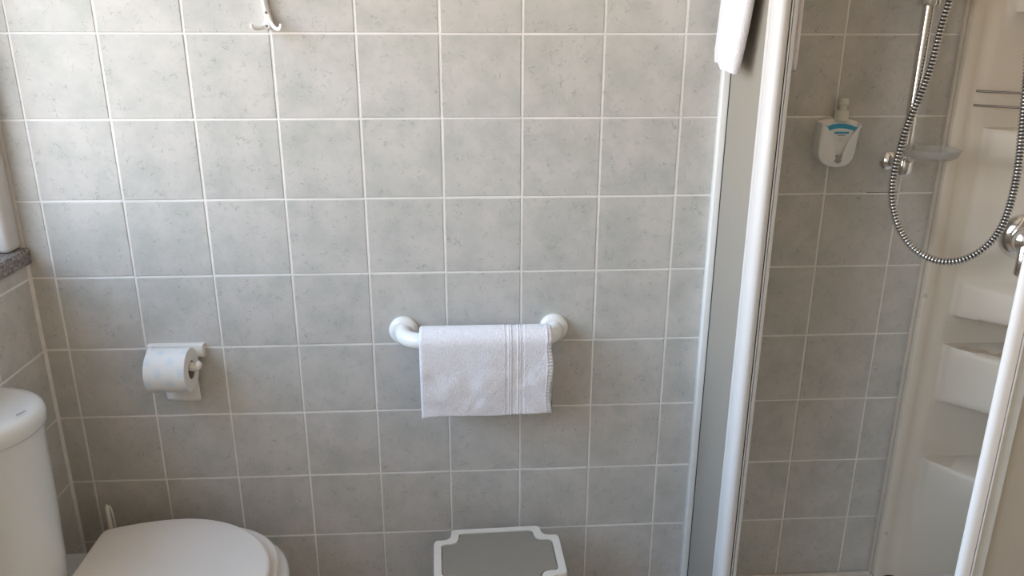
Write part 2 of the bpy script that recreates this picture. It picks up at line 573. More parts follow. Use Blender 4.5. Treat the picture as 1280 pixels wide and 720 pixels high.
# left wall: slab with the window opening
wl_x = LX - REC
bm = bmesh.new()
for (y0, y1, z0, z1) in ((FY - 0.2, 0.2, -0.1, WZ0 - 0.03), (FY - 0.2, 0.2, WZ1, CZ), (FY - 0.2, WY0, WZ0 - 0.03, WZ1)):
    b2 = box_bm(wl_x - 0.27, wl_x, y0, y1, z0, z1)
    me_t = bpy.data.meshes.new('tmp'); b2.to_mesh(me_t); b2.free(); bm.from_mesh(me_t); bpy.data.meshes.remove(me_t)
wall_left = structure(from_bm('wall_left', bm, M['grout'], smooth=False))
wall_left['label'] = 'tiled side wall under and around the window'
for y0, y1 in spans(FY, -0.004, -T - 0.004, T):
    for z0, z1 in rows:
        parts = [(y0, y1, z0, z1)]
        if y1 > WY0 and z1 > WZ0 - 0.032 and z0 < WZ1:
            parts = []
            if y0 < WY0: parts.append((y0, WY0, z0, z1))
            if z0 < WZ0 - 0.032: parts.append((max(y0, WY0), y1, z0, WZ0 - 0.032))
            if z1 > WZ1: parts.append((max(y0, WY0), y1, WZ1, z1))
        for a, b, c, d in parts:
            if b - a < 0.012 or d - c < 0.012: continue
            o = bpy.data.objects.new('tile', tile_mesh(b - a - G, d - c - G))
            COL.objects.link(o); o.parent = wall_left
            o.location = (LX, (a + b) / 2 + jitter(), (c + d) / 2 + jitter())
            o.rotation_euler = (0, 0, PI / 2)
mesh('corner_joint', [(LX - 0.001, -0.0085, 0), (LX + 0.0045, 0.001, 0), (LX - 0.002, 0.002, 0),
                      (LX - 0.001, -0.0085, WZ0 - 0.03), (LX + 0.0045, 0.001, WZ0 - 0.03), (LX - 0.002, 0.002, WZ0 - 0.03)],
     [(0, 1, 2), (3, 4, 5), (0, 1, 4, 3), (1, 2, 5, 4), (2, 0, 3, 5)], M['silicone'], wall_left)

structure(box('wall_right', RX, RX + 0.15, FY - 0.2, 0.2, -0.1, CZ, M['plaster']))
structure(box('wall_front', LX - 0.35, RX + 0.2, FY - 0.15, FY, -0.1, CZ, M['plaster']))
structure(box('floor', LX - 0.3, RX + 0.2, FY - 0.2, 0.2, -0.12, 0.0, M['floor']))
structure(box('ceiling', LX - 0.3, RX + 0.2, FY - 0.2, 0.2, CZ, CZ + 0.12, M['ceiling']))

# window: white frame flush with the wall, stone sill below
win = bpy.data.objects.new('window_1', None); COL.objects.link(win)
win.location = (LX, (WY0 + WY1) / 2, WZ0); win['kind'] = 'structure'
win['label'] = 'white framed window over a grey stone sill'
FX0, FX1, FW = -0.235, -0.170, 0.094
WALLT = 0.27
for nm, a in (('frame_stile', (WY1 - FW, WY1 + 0.001, WZ0, WZ1)), ('frame_stile', (WY0, WY0 + FW, WZ0, WZ1)),
              ('frame_mullion', (-1.02, -0.92, WZ0, WZ1)), ('frame_rail', (WY0 + FW, WY1 - FW, WZ0, WZ0 + 0.062)), ('frame_rail', (WY0 + FW, WY1 - FW, WZ1 - FW, WZ1))):
    box(nm, FX0, FX1, *a, M['pvc'], win, bev=0.006, seg=3)
box('pane', -0.205, -0.201, WY0 + FW - 0.01, WY1 - FW + 0.01, WZ0 + 0.05, WZ1 - FW + 0.01, M['pane'], win)
# plastered reveals either side of the recessed frame
box('window_reveal', FX1 - 0.01, -0.0490, WY1 - 0.046, WY1 + 0.0005, WZ0, WZ1, M['reveal'], win, bev=0.009, seg=3)
box('window_reveal', wl_x - WALLT, FX0, WY1 - 0.06, WY1 + 0.02, WZ0, WZ1, M['plaster'], win)
box('window_sill', wl_x - 0.29, LX + 0.011, WY0 - 0.02, -0.001, WZ0 - 0.031, WZ0, M['stone'], win, bev=0.003)

# ------------------------------------------------------------------ toilet
def dring(xb, a, b, z, n=40, cy=-0.302, pw=2.0):
    """half-ellipse outline closed by a straight back at x = xb"""
    out = []
    for k in range(n + 1):
        th = -PI / 2 + PI * k / n
        cx, sy = math.cos(th), math.sin(th)
        out.append(Vector((xb + a * abs(cx) ** (2 / pw), cy + b * math.copysign(abs(sy) ** (2 / pw), sy), z)))
    return out

TC = -0.302
toilet = thing('toilet', 'white close-coupled toilet with closed lid against the wall under the window', 'toilet', (0.2, TC, 0))

def oval(cx, rf, rb, b, z, n=48, pw=2.0, pwb=2.6):
    """egg outline: front half-length rf, back half-length rb, half-width b"""
    out = []
    for k in range(n):
        th = 2 * PI * k / n
        c, s = math.cos(th), math.sin(th)
        p = pw if c >= 0 else pwb
        out.append(Vector((cx + (rf if c >= 0 else rb) * math.copysign(abs(c) ** (2 / p), c), TC + b * math.copysign(abs(s) ** (2 / p), s), z)))
    return out

bowl = [oval(0.16, 0.12, 0.10, 0.085, 0.0), oval(0.16, 0.115, 0.095, 0.08, 0.02), oval(0.16, 0.115, 0.09, 0.075, 0.12),
        oval(0.18, 0.15, 0.11, 0.095, 0.20), oval(0.205, 0.205, 0.14, 0.150, 0.27, pw=2.3), oval(0.225, 0.226, 0.15, 0.190, 0.325, pw=2.5),
        oval(0.235, 0.2235, 0.15, 0.2015, 0.346, pw=2.6), oval(0.235, 0.2225, 0.15, 0.2005, 0.359, pw=2.6), oval(0.235, 0.2165, 0.148, 0.194, 0.366, pw=2.6), oval(0.235, 0.205, 0.145, 0.182, 0.368, pw=2.6)]
loft('bowl', bowl, M['ceramic'], toilet, sharp=50)
deck = []
for z, g in ((0.19, -0.03), (0.28, -0.012), (0.35, 0), (0.362, -0.002), (0.368, -0.008)):
    r = []
    for k in range(40):
        th = 2 * PI * k / 40
        c, s = math.cos(th), math.sin(th)
        r.append(Vector((0.045 + (0.088 + g * 0.6) * math.copysign(abs(c) ** 0.45, c), TC + (0.138 + g) * math.copysign(abs(s) ** 0.45, s), z)))
    deck.append(r)
loft('deck', deck, M['ceramic'], toilet, sharp=50)

def seat_outline(x0, cx, xf, b, n=60, p=2.0):
    """straight hinge edge at x0 with rounded shoulders, elliptical front to xf"""
    pts = []
    for k in range(n + 1):
        th = -PI / 2 + PI * k / n
        pts.append((cx + (xf - cx) * abs(math.cos(th)) ** (2 / p), b * math.copysign(abs(math.sin(th)) ** (2 / p), math.sin(th))))
    # back: taper from the widest point to the hinge edge
    back = []
    for k in range(1, 12):
        t = k / 12
        back.append((cx - (cx - x0 - 0.012) * t, b * (1 - 0.155 * t ** 2.0)))
    hb = b * (1 - 0.155)
    corner = [(x0 + 0.012 - 0.012 * math.sin(a * PI / 8), hb - 0.02 + 0.02 * math.cos(a * PI / 8)) for a in range(0, 5)]
    up = back + corner
    pts += up
    pts += [(x, -y) for x, y in reversed(up)]
    return pts

def slab(name, outline, z0, z1, rnd, mat, crown=0.0, hole=None):
    rings = []
    xs = [p[0] for p in outline]
    cx = (min(xs) + max(xs)) / 2
    def ring(ins, z):
        r = []
        for x, y in outline:
            d = Vector((x - cx, y, 0)); l = d.length
            d = d * ((l - ins) / l)
            r.append(Vector((cx + d.x, TC + d.y, z)))
        return r
    rings.append(ring(rnd * 0.7, z0))
    rings.append(ring(rnd * 0.15, z0 + rnd * 0.4))
    for k in range(0, 6):
        a = PI / 2 * k / 5
        rings.append(ring(rnd * (1 - math.cos(a)), z1 - rnd + rnd * math.sin(a)))
    for f, dz in ((0.03, 0.3), (0.08, 0.7), (0.13, 1.0)):
        rings.append(ring(rnd + f, z1 + crown * dz))
    return loft(name, rings, mat, toilet, sharp=60)

slab('seat', seat_outline(0.088, 0.235, 0.4410, 0.190, p=2.6), 0.370, 0.386, 0.007, M['seat_plastic'])
slab('lid', seat_outline(0.081, 0.232, 0.4345, 0.180, p=1.92), 0.3885, 0.410, 0.009, M['seat_plastic'], crown=0.002)
for s in (-1, 1):
    tube('hinge', [Vector((0.098, TC + s * 0.075 - 0.022, 0.378)), Vector((0.098, TC + s * 0.075 + 0.022, 0.378))], 0.010, M['seat_plastic'], toilet)

CB = LX + 0.004
cis = []
for z, f in ((0.3675, 0.84), (0.374, 0.875), (0.40, 0.895), (0.55, 0.935), (0.712, 0.965)):
    cis.append(dring(CB, 0.128 * f, 0.102 * (f + 0.10), z, pw=2.1))
cistern = loft('cistern', cis, M['ceramic'], toilet, sharp=45)
lidr = []
for z, a, b in ((0.708, 0.1290, 0.1085), (0.712, 0.1315, 0.111), (0.727, 0.1318, 0.1112), (0.7365, 0.1285, 0.108), (0.7425, 0.121, 0.101), (0.746, 0.106, 0.087), (0.7475, 0.05, 0.04)):
    lidr.append(dring(CB, a, b, z, pw=2.15))
clid = loft('cistern_lid', lidr, M['ceramic'], toilet, sharp=60)
lathe('flush_button', [(0.0, 0.0), (0.021, 0.0), (0.021, 0.003), (0.018, 0.005), (0.0, 0.005)], (0.0, TC - 0.01, 0.747), (0, 0, 1), M['chrome'], clid)
for k in range(6):
    box('printed_mark', 0.068 + 0.0016 * k * 0.6, 0.0705 + 0.0016 * k * 0.6 + 0.001 * (k % 2), TC - 0.021 + k * 0.0028, TC - 0.0195 + k * 0.0028, 0.7465, 0.7478 - 0.0001 * k, M['grey_mark'], clid)

# toilet brush behind the toilet
bx, by = 0.052, -0.062
brush = thing('toilet_brush', 'cream plastic toilet brush with slotted handle behind the toilet', 'brush', (bx, by, 0))
lathe('brush_holder', [(0.0, 0.0), (0.045, 0.0), (0.047, 0.01), (0.042, 0.12), (0.044, 0.125), (0.040, 0.125), (0.038, 0.02), (0.0, 0.02)], (bx, by, 0), (0, 0, 1), M['cream_plastic'], brush)
lg = [Vector((bx - 0.0030, by, z)) for z in (0.296, 0.33, 0.37, 0.395, 0.4015, 0.405)]
tube('grip', lg, lambda i: (0.0056, 0.0052, 0.0048, 0.0044, 0.0034, 0.0012)[i], M['cream_plastic'], brush, n=14)
lp = catmull([(bx - 0.001, by, 0.4025), (bx + 0.0025, by, 0.400), (bx + 0.0050, by, 0.392), (bx + 0.0066, by, 0.37), (bx + 0.0074, by, 0.33), (bx + 0.0060, by, 0.30)], 6)
tube('handle_loop', lp, 0.0017, M['cream_plastic'], brush, n=10)
tube('handle', [Vector((bx, by, 0.03)), Vector((bx, by, 0.15)), Vector((bx, by, 0.28)), Vector((bx, by, 0.305))], lambda i: (0.006, 0.006, 0.0085, 0.009)[i], M['cream_plastic'], brush)
lathe('bristle_head', [(0.0, 0.03), (0.026, 0.035), (0.034, 0.06), (0.030, 0.095), (0.008, 0.11)], (bx, by, 0), (0, 0, 1), M['seat_plastic'], brush)

# ------------------------------------------------------------------ toilet roll holder and roll
hold = thing('toilet_roll_holder', 'cream plastic toilet roll holder screwed to the tiled wall', 'roll holder', (0.21, 0, 0.723))
hx0, hx1, hz0, hz1 = 0.1550, 0.2685, 0.7095, 0.7365
pl_out = [(hx0 + 0.006, hz0), (hx1, hz0), (hx1, hz1), (hx0 + 0.003, hz1)]
plate('back_plate', pl_out, -0.001, 0.0135, wall_plane, M['cream_plastic'], hold, bev=0.0042)
ry, rz, rr_ = -0.0600, 0.7040, 0.0435
arm_pts = catmull([(hx0 + 0.008, -0.004, 0.727), (hx0 + 0.009, -0.016, 0.725), (hx0 + 0.012, -0.034, 0.717), (hx0 + 0.015, -0.050, 0.709), (hx0 + 0.018, ry - 0.001, rz + 0.004)], 6)
tube('side_arm', arm_pts, 0.0085, M['cream_plastic'], hold, n=12, squash=(Vector((1, 0, 0)), 0.7))
sp = [Vector((x, ry, rz + 0.007)) for x in (hx0 + 0.016, 0.20, 0.24, 0.262)]
tube('spindle', sp, 0.0085, M['cream_plastic'], hold, n=16)
tip = catmull([(0.258, ry, rz + 0.006), (0.268, ry, rz + 0.0065), (0.2715, ry, rz + 0.010), (0.2712, ry, rz + 0.0165)], 6)
tube('spindle_tip', tip, lambda i: 0.0092 if i < 14 else 0.0092 - 0.0008 * (i - 13), M['cream_plastic'], hold, n=14, squash=(Vector((1, 0, 0)), 0.75))

roll = thing('toilet_roll', 'white toilet roll with pale blue printed flowers on the wall holder', 'toilet roll', (0.214, ry, rz))
rx0, rx1 = 0.1805, 0.2580
lathe('paper', [(0.0185, 0.0), (rr_ - 0.001, 0.0), (rr_, 0.001), (rr_, rx1 - rx0 - 0.001), (rr_ - 0.001, rx1 - rx0), (0.0185, rx1 - rx0)],
      (rx0, ry, rz), (1, 0, 0), M['tissue'], roll, n=64, origin=(0.214, ry, rz), caps=False)
cr_ = [[(Vector((x, ry + r * math.cos(2 * PI * k / 32), rz + r * math.sin(2 * PI * k / 32)))) for k in range(32)] for x, r in
       ((rx0, 0.0187), (rx1 - 0.0008, 0.0187), (rx1 - 0.0008, 0.0172), (rx0, 0.0172))]
loft('cardboard_core', cr_, M['card'], roll, cap0=False, cap1=False)
sheet = []
for i in range(14):
    t = i / 13
    z = rz - 0.005 - 0.0845 * t
    y = ry + rr_ - 0.001 + 0.003 * math.sin(t * 2.4)
    row = []
    for k in range(12):
        s = k / 11
        x = 0.1815 + 0.0685 * s + 0.0030 * t
        row.append(Vector((x, y + 0.0025 * t * math.sin(s * 5 + 1), z + 0.0015 * s * t)))
    sheet.append(row)
so = loft('loose_sheet', sheet, M['tissue_plain'], roll, cap0=False, cap1=False, closed=False)
so.modifiers.new('thickness', 'SOLIDIFY').thickness = 0.0006

# ------------------------------------------------------------------ coat hook
hk = thing('coat_hook', 'white enamel double coat hook screwed to the upper wall tiles', 'hook', (0.452, 0, 1.345))
def hp(px, py, d=0.0):      # pixels of the photo, on the wall, pushed d off it
    return on_y(px, py, -d)
stem = [(326.5, -22), (327.5, -8), (329.5, 2), (332.0, 12), (334.0, 20), (335.3, 27), (335.8, 32), (335.8, 35)]
hw = [4.6, 4.0, 3.6, 3.5, 3.6, 4.4, 4.6, 2.8]
left = [hp(a - w, b, 0.004 + 0.006 * min(1, (36 - b) / 20)) for (a, b), w in zip(stem, hw)]
right = [hp(a + w, b, 0.004 + 0.006 * min(1, (36 - b) / 20)) for (a, b), w in zip(stem, hw)]
rings = []
for l_, r_ in zip(left, right):
    th = 0.0045
    rings.append([Vector((l_.x, 0.0, l_.z)), Vector((l_.x, l_.y + 0.002, l_.z)), Vector((l_.x * 0.75 + r_.x * 0.25, l_.y - th * 0.6, l_.z)),
                  Vector(((l_.x + r_.x) / 2, l_.y - th * 0.75, l_.z)), Vector((l_.x * 0.25 + r_.x * 0.75, l_.y - th * 0.6, l_.z)),
                  Vector((r_.x, r_.y + 0.002, r_.z)), Vector((r_.x, 0.0, r_.z))])
loft('stem', rings, M['nylon'], hk, sharp=60)
def prong(pts):
    P = catmull([hp(a, b, d) for a, b, d in pts], 8)
    n = len(P)
    tube('prong', P, lambda i: 0.0042 - 0.0012 * i / n if i < n - 1 else 0.0018, M['nylon'], hk, n=12)
prong([(333.5, 29, 0.008), (329, 33.5, 0.012), (323.5, 35.6, 0.022), (318, 35.0, 0.032), (315, 33, 0.036), (313.9, 29.8, 0.037)])
prong([(335.5, 18, 0.008), (338.5, 27, 0.011), (342.5, 33.5, 0.022), (347.0, 36.5, 0.032), (350.5, 35.2, 0.036), (351.3, 29.8, 0.037)])
top = catmull([hp(327, -6, 0.008), hp(325, -22, 0.012), hp(324, -34, 0.028), hp(324, -40, 0.046), hp(324, -52, 0.056)], 8)
tube('upper_prong', top, lambda i: 0.0055 - 0.00004 * i, M['nylon'], hk, n=12)
for a, b, d in ((334.2, 15.8, 0.0125), (335.8, 32.4, 0.0147)):
    c = hp(a, b, 0)
    lathe('screw', [(0.0, 0.0), (0.0024, 0.0), (0.0024, d), (0.0018, d + 0.0012), (0.0, d + 0.0012)], c, (0, -1, 0), M['steel_dark'], hk, n=16)
c = hp(335.8, 32.4)
lathe('boss', [(0.0042, 0.0), (0.0062, 0.0), (0.0062, 0.0135), (0.0052, 0.0150), (0.0034, 0.0150)], c, (0, -1, 0), M['nylon'], hk, n=20)

# ------------------------------------------------------------------ grab rail and hand towel
BY, BZ, BR = -0.064, 0.7560, 0.0165
rail = thing('grab_rail', 'white tubular grab rail with round wall flanges holding the hand towel', 'grab rail', (0.823, 0, BZ))
xl, xr = 0.670, 0.977
pts = [Vector((xl, -0.004, BZ)), Vector((xl, -0.015, BZ))]
rad = 0.044
for k in range(13):
    a = PI / 2 * k / 12
    pts.append(Vector((xl + rad * (1 - math.cos(a)), BY + rad - 0.0 - rad * math.sin(a) - 0.0, BZ)))
pts[1] = Vector((xl, (pts[0].y + pts[2].y) / 2, BZ))
mid = [Vector((xl + rad + (xr - xl - 2 * rad) * k / 8, BY, BZ)) for k in range(1, 8)]
tail = [Vector((xl + xr - p.x, p.y, p.z)) for p in reversed(pts)]
tube('tube', pts + mid + tail, BR, M['nylon'], rail, n=24)
for x in (xl, xr):
    lathe('flange', [(0.0, 0.0), (0.0295, 0.0), (0.0300, 0.004), (0.0285, 0.009), (0.0245, 0.0125), (0.0195, 0.0138), (0.0, 0.0138)], (x, 0, BZ), (0, -1, 0), M['nylon'], rail, n=40)

def towel_on_rail():
    x0, x1 = 0.7055, 0.9655
    NX = 190
    r_in, r_out = BR + 0.0012, 0.0300
    zf, zb = 0.5975, 0.6150
    prof = []          # (y, z, kind weight of flap 0..1, outer?)
    NF = 96
    for k in range(NF + 1):                                   # outer front, bottom to top
        prof.append(('f', k / NF, 1))
    for k in range(1, 14):
        prof.append(('c', k / 14, 1))
    for k in range(NF // 2 + 1):
        prof.append(('b', k / (NF // 2), 1))
    for k in range(NF // 2 + 1):
        prof.append(('b', 1 - k / (NF // 2), 0))
    for k in range(1, 14):
        prof.append(('c', 1 - k / 14, 0))
    for k in range(NF + 1):
        prof.append(('f', 1 - k / NF, 0))
    rings = []
    for i in range(NX + 1):
        s = i / NX
        # dense ends so the side edges roll over
        x = x0 + (x1 - x0) * s
        e = min(s, 1 - s) * (x1 - x0)
        roll_ = 1.0 if e > 0.006 else math.sqrt(max(0.0, 1 - (1 - e / 0.006) ** 2))
        roll_ = 0.35 + 0.65 * roll_
        ring = []
        for kind, t, outer in prof:
            midr = (r_in + r_out) / 2
            half = (r_out - r_in) / 2 * roll_
            r = midr + (half if outer else -half)
            if kind == 'f':
                zbot = zf + 0.0025 * s + 0.0012 * math.sin(s * 9) - (0.003 if s < 0.05 else 0) * (1 - s / 0.05)
                z = zbot + (BZ - zbot) * t
                y = BY - r
                edge = min(1.0, (z - zbot) / 0.005)
                if edge < 1:
                    y = BY - (midr + (half if outer else -half) * math.sqrt(max(0, 1 - (1 - edge) ** 2)))
                low = (1 - t)
                # hang closer to the wall at the bottom, soft creases
                y += 0.010 * low * low * 0.6
                w = mnoise.noise(Vector((x * 16, z * 9, 3.1))) * 0.0040 + mnoise.noise(Vector((x * 30 + z * 26, z * 30 - x * 14, 7.7))) * 0.0022
                y += w * min(1, low * 2.2) * (1 if outer else 0.4)
                # slanting creases in the middle of the flap
                for (cx, cz, ang, amp, wid, ln) in ((0.800, 0.625, 1.1, 0.0022, 0.007, 0.035), (0.835, 0.640, 0.9, 0.0018, 0.007, 0.035),
                                                    (0.900, 0.660, 0.35, 0.0018, 0.006, 0.04), (0.935, 0.700, 0.9, 0.0015, 0.005, 0.02)):
                    dx, dz = x - cx, z - cz
                    a_ = dx * math.cos(ang) + dz * math.sin(ang)
                    b_ = -dx * math.sin(ang) + dz * math.cos(ang)
                    y -= 0.45 * amp * math.exp(-(b_ / wid) ** 2 - (a_ / ln) ** 2) * (1 if outer else 0)
            elif kind == 'c':
                a = PI * t
                y, z = BY - r * math.cos(a), BZ + r * math.sin(a)
            else:
                z = BZ - (BZ - zb) * t
                y = BY + r - 0.004 * t
            # woven bands (raised cords on a flat strip) and the ribbed hem along the right side
            if outer and kind != 'b':
                xs = (x - 0.7055) / 0.2600
                d = 0.0
                if 0.635 < xs < 0.800: d = -0.0007
                for c0 in (0.640, 0.672, 0.690, 0.742, 0.760, 0.796):
                    d += 0.0014 * math.exp(-((xs - c0) / 0.0040) ** 2)
                if xs > 0.965:
                    d = -0.0010 + 0.0011 * math.sin(z * 2 * PI / 0.0074)
                elif 0.955 < xs <= 0.965:
                    d = 0.0006
                if kind == 'f': y -= d
                else:
                    y -= d * math.cos(PI * t); z += d * math.sin(PI * t)
            xx = x
            if s > 0.93 and kind == 'f':
                xx += 0.0030 * math.sin(z * 55 + 0.5) * (s - 0.93) / 0.07
            ring.append(Vector((xx, y, z)))
        rings.append(ring)
    o = loft('hand_towel', rings, M['terry'], None, smooth=True, sharp=70, origin=(0.8355, BY, 0.60))
    return tag(o, 'white terry hand towel with corded bands folded over the grab rail', 'towel')
towel_on_rail()

# ------------------------------------------------------------------ step stool
def notched(w, d, nx, ny, r, seg=5):
    """rectangle w x d whose four corners are stepped in by nx, ny, all corners rounded"""
    a, b = w / 2, d / 2
    P = [(a - nx, b), (-a + nx, b), (-a + nx, b - ny), (-a, b - ny), (-a, -b + ny), (-a + nx, -b + ny), (-a + nx, -b), (a - nx, -b),
         (a - nx, -b + ny), (a, -b + ny), (a, b - ny), (a - nx, b - ny)]
    out = []
    n = len(P)
    for i in range(n):
        p, q, s = Vector(P[i - 1]), Vector(P[i]), Vector(P[(i + 1) % n])
        rr = r[i % 3 % 2] if isinstance(r, tuple) else r
        d1, d2 = (p - q).normalized(), (s - q).normalized()
        inner = (i % 3 == 2)
        rad_ = (r[1] if inner else r[0])
        A, B = q + d1 * rad_, q + d2 * rad_
        for k in range(seg + 1):
            t = k / seg
            out.append((A * (1 - t) ** 2 + q * 2 * t * (1 - t) + B * t * t)[:])
    return out

SZ = 0.330
stool = thing('step_stool', 'low white plastic stool with taupe non-slip top and notched corners', 'stool', (0.8555, -0.176, 0))
SROT = math.radians(2.0)
def sp_(u, v, z):
    c, s = math.cos(SROT), math.sin(SROT)
    return Vector((0.8555 + u * c - v * s, -0.176 + u * s + v * c, z))
W_, D_ = 0.262, 0.196
outer = notched(W_, D_, 0.036, 0.034, (0.011, 0.020))
inner = notched(W_ - 0.033, D_ - 0.029, 0.036, 0.034, (0.010, 0.0205))
skirt = notched(W_ + 0.006, D_ + 0.006, 0.034, 0.032, (0.010, 0.020))
rings = [[sp_(u, v, SZ - 0.045) for u, v in outer], [sp_(u, v, SZ - 0.030) for u, v in outer], [sp_(u, v, SZ - 0.004) for u, v in outer],
         [sp_(u * 0.990, v * 0.988, SZ) for u, v in outer], [sp_(u * 1.008, v * 1.010, SZ) for u, v in inner],
         [sp_(u, v, SZ - 0.0025) for u, v in inner], [sp_(u, v, SZ - 0.008) for u, v in inner]]
loft('top_frame', rings, M['stool'], stool, cap0=False, sharp=40)
ins = notched(W_ - 0.036, D_ - 0.032, 0.036, 0.034, (0.010, 0.0205))
loft('grip_panel', [[sp_(u, v, SZ - 0.007) for u, v in ins], [sp_(u, v, SZ - 0.0015) for u, v in ins], [sp_(u * 0.992, v * 0.99, SZ - 0.0008) for u, v in ins]], M['taupe'], stool, smooth=False)
for su in (-1, 1):
    for sv in (-1, 1):
        rg = []
        for z, k in ((0.0, 1.10), (0.01, 1.10), (0.29, 1.0), (0.325, 0.98)):
            cu, cv = su * (W_ / 2 - 0.030) * k, sv * (D_ / 2 - 0.054) * k
            hw_, hd_ = 0.018, 0.016
            rg.append([sp_(cu + a * hw_, cv + b * hd_, z) for a, b in ((-1, -1), (1, -1), (1, 1), (-1, 1))])
        loft('leg', rg, M['stool'], stool, smooth=False)
for su in (-1, 1):
    rg = []
    for v in (-0.07, 0.07):
        rg.append([sp_(su * 0.118, v, 0.12), sp_(su * 0.126, v, 0.12), sp_(su * 0.126, v, 0.15), sp_(su * 0.118, v, 0.15)])
    loft('crossbar', rg, M['stool'], stool, smooth=False)

# ------------------------------------------------------------------ shower tray
TX0, TY0, TZ = 1.272, -0.735, 0.1165
tray = thing('shower_tray', 'off-white shower tray in the corner under the glazed enclosure', 'shower tray', ((TX0 + RX) / 2, TY0 / 2, 0))
def rect_ring(x0, x1, y0, y1, z, r=0.02, n=4):
    out = []
    for cx, cy, a0 in ((x1 - r, y1 - r, 0), (x0 + r, y1 - r, PI / 2), (x0 + r, y0 + r, PI), (x1 - r, y0 + r, 1.5 * PI)):
        for k in range(n + 1):
            a = a0 + PI / 2 * k / n
            out.append(Vector((cx + r * math.cos(a), cy + r * math.sin(a), z)))
    return out
rg = [rect_ring(TX0, RX, TY0, 0, 0.0), rect_ring(TX0, RX, TY0, 0, TZ - 0.006, 0.02), rect_ring(TX0 + 0.006, RX - 0.004, TY0 + 0.006, -0.002, TZ, 0.016),
      rect_ring(TX0 + 0.06, RX - 0.05, TY0 + 0.06, -0.045, TZ, 0.04), rect_ring(TX0 + 0.068, RX - 0.058, TY0 + 0.068, -0.053, TZ - 0.008, 0.04),
      rect_ring(TX0 + 0.085, RX - 0.07, TY0 + 0.085, -0.07, 0.062, 0.05)]
loft('basin', rg, M['tray'], tray, sharp=45)
lathe('drain', [(0.0, 0.0), (0.045, 0.0), (0.045, 0.003), (0.03, 0.004), (0.0, 0.004)], (1.67, -0.37, 0.061), (0, 0, 1), M['chrome'], tray)
box('wall_seal', TX0, RX, -0.006, 0.001, TZ - 0.004, TZ + 0.005, M['silicone'], tray, bev=0.002)

# ------------------------------------------------------------------ shower enclosure
EZ0, EZ1 = TZ, 1.86
PX = 1.2965                    # plane of the short side, outside face at 1.289
enc = thing('shower_enclosure', 'white framed corner shower enclosure with frosted sliding panels', 'shower enclosure', (1.30, -0.35, EZ0))
# wall profile on the tiles
box('wall_profile', 1.2835, 1.3065, -0.022, 0.0005, EZ0, EZ1, M['nylon'], enc, bev=0.0012)
box('profile_gasket', 1.2950, 1.2966, -0.0240, -0.0210, EZ0, EZ1, M['gasket'], enc)
box('side_panel', 1.2965, 1.3005, -0.215, -0.020, EZ0 + 0.02, EZ1 - 0.02, M['acrylic'], enc)

def profile_bar(name, outline, mat, z0=EZ0 + 0.004, z1=EZ1 - 0.004, sharp=35):
    return loft(name, [[Vector((x, y, z0)) for x, y in outline], [Vector((x, y, z1)) for x, y in outline]], mat, enc, sharp=sharp)

def bullnose(x0, x1, yb, yf, r):
    """closed stile section: flat sides, rounded nose to -y"""
    out = [(x0, yb), (x0, yf + r)]
    for k in range(1, 10):
        a = PI / 2 * k / 10
        out.append((x0 + (x1 - x0) * 0.62 * (1 - math.cos(a)), yf + r - r * math.sin(a)))
    out += [(x1 - (x1 - x0) * 0.36, yf), (x1 - (x1 - x0) * 0.06, yf + r * 0.14), (x1, yf + r * 0.24), (x1, yb)]
    return out
profile_bar('edge_strip', [(1.2890, -0.200), (1.2890, -0.212), (1.2912, -0.212), (1.2912, -0.200)], M['frame'])
profile_bar('door_stile', bullnose(1.2895, 1.3115, -0.205, -0.240, 0.017), M['frame'])
profile_bar('stile_gasket', [(1.3116, -0.210), (1.3116, -0.2345), (1.3138, -0.2345), (1.3138, -0.210)], M['gasket'])
profile_bar('inner_strip', [(1.3138, -0.210), (1.3138, -0.2365), (1.3156, -0.2365), (1.3156, -0.210)], M['frame'])
profile_bar('stile_gasket', [(1.3157, -0.210), (1.3157, -0.2330), (1.3174, -0.2330), (1.3174, -0.210)], M['gasket'])
profile_bar('inner_stile', [(1.3174, -0.205), (1.3174, -0.2365), (1.3240, -0.2345), (1.3255, -0.231), (1.3255, -0.205)], M['frame'])
box('sliding_panel', 1.3195, 1.3230, -0.215, -0.025, EZ0 + 0.02, EZ1 - 0.02, M['acrylic'], enc)
# front side, the sliding leaf stands part closed
FYE = -0.700
def mirror_nose(x0, x1, yb, yf):
    out = [(x1, yf), (x1, yb), (x0 + 0.010, yb)]
    for k in range(0, 11):
        a = PI * k / 10
        out.append((x0 + 0.008 - 0.008 * math.sin(a), (yb + yf) / 2 + (yb - yf) / 2 * math.cos(a)))
    return out
profile_bar('door_stile', mirror_nose(1.4290, 1.4425, FYE + 0.011, FYE - 0.003), M['frame'])
profile_bar('stile_gasket', [(1.4426, FYE - 0.001), (1.4426, FYE + 0.010), (1.4440, FYE + 0.010), (1.4440, FYE - 0.001)], M['gasket'])
profile_bar('inner_strip', [(1.4440, FYE - 0.0035), (1.4440, FYE + 0.010), (1.4458, FYE + 0.010), (1.4458, FYE - 0.0035)], M['frame'])
box('sealing_strip', 1.4458, 1.4630, FYE + 0.001, FYE + 0.005, EZ0 + 0.01, EZ1 - 0.01, M['gasket_grey'], enc)
box('sliding_panel', 1.4458, 1.78, FYE + 0.0055, FYE + 0.0095, EZ0 + 0.02, EZ1 - 0.02, M['acrylic'], enc)
box('fixed_panel', 1.74, RX - 0.015, FYE - 0.014, FYE - 0.010, EZ0 + 0.02, EZ1 - 0.02, M['acrylic'], enc)
box('wall_profile', RX - 0.022, RX, FYE - 0.022, FYE + 0.02, EZ0, EZ1, M['frame'], enc, bev=0.0015)
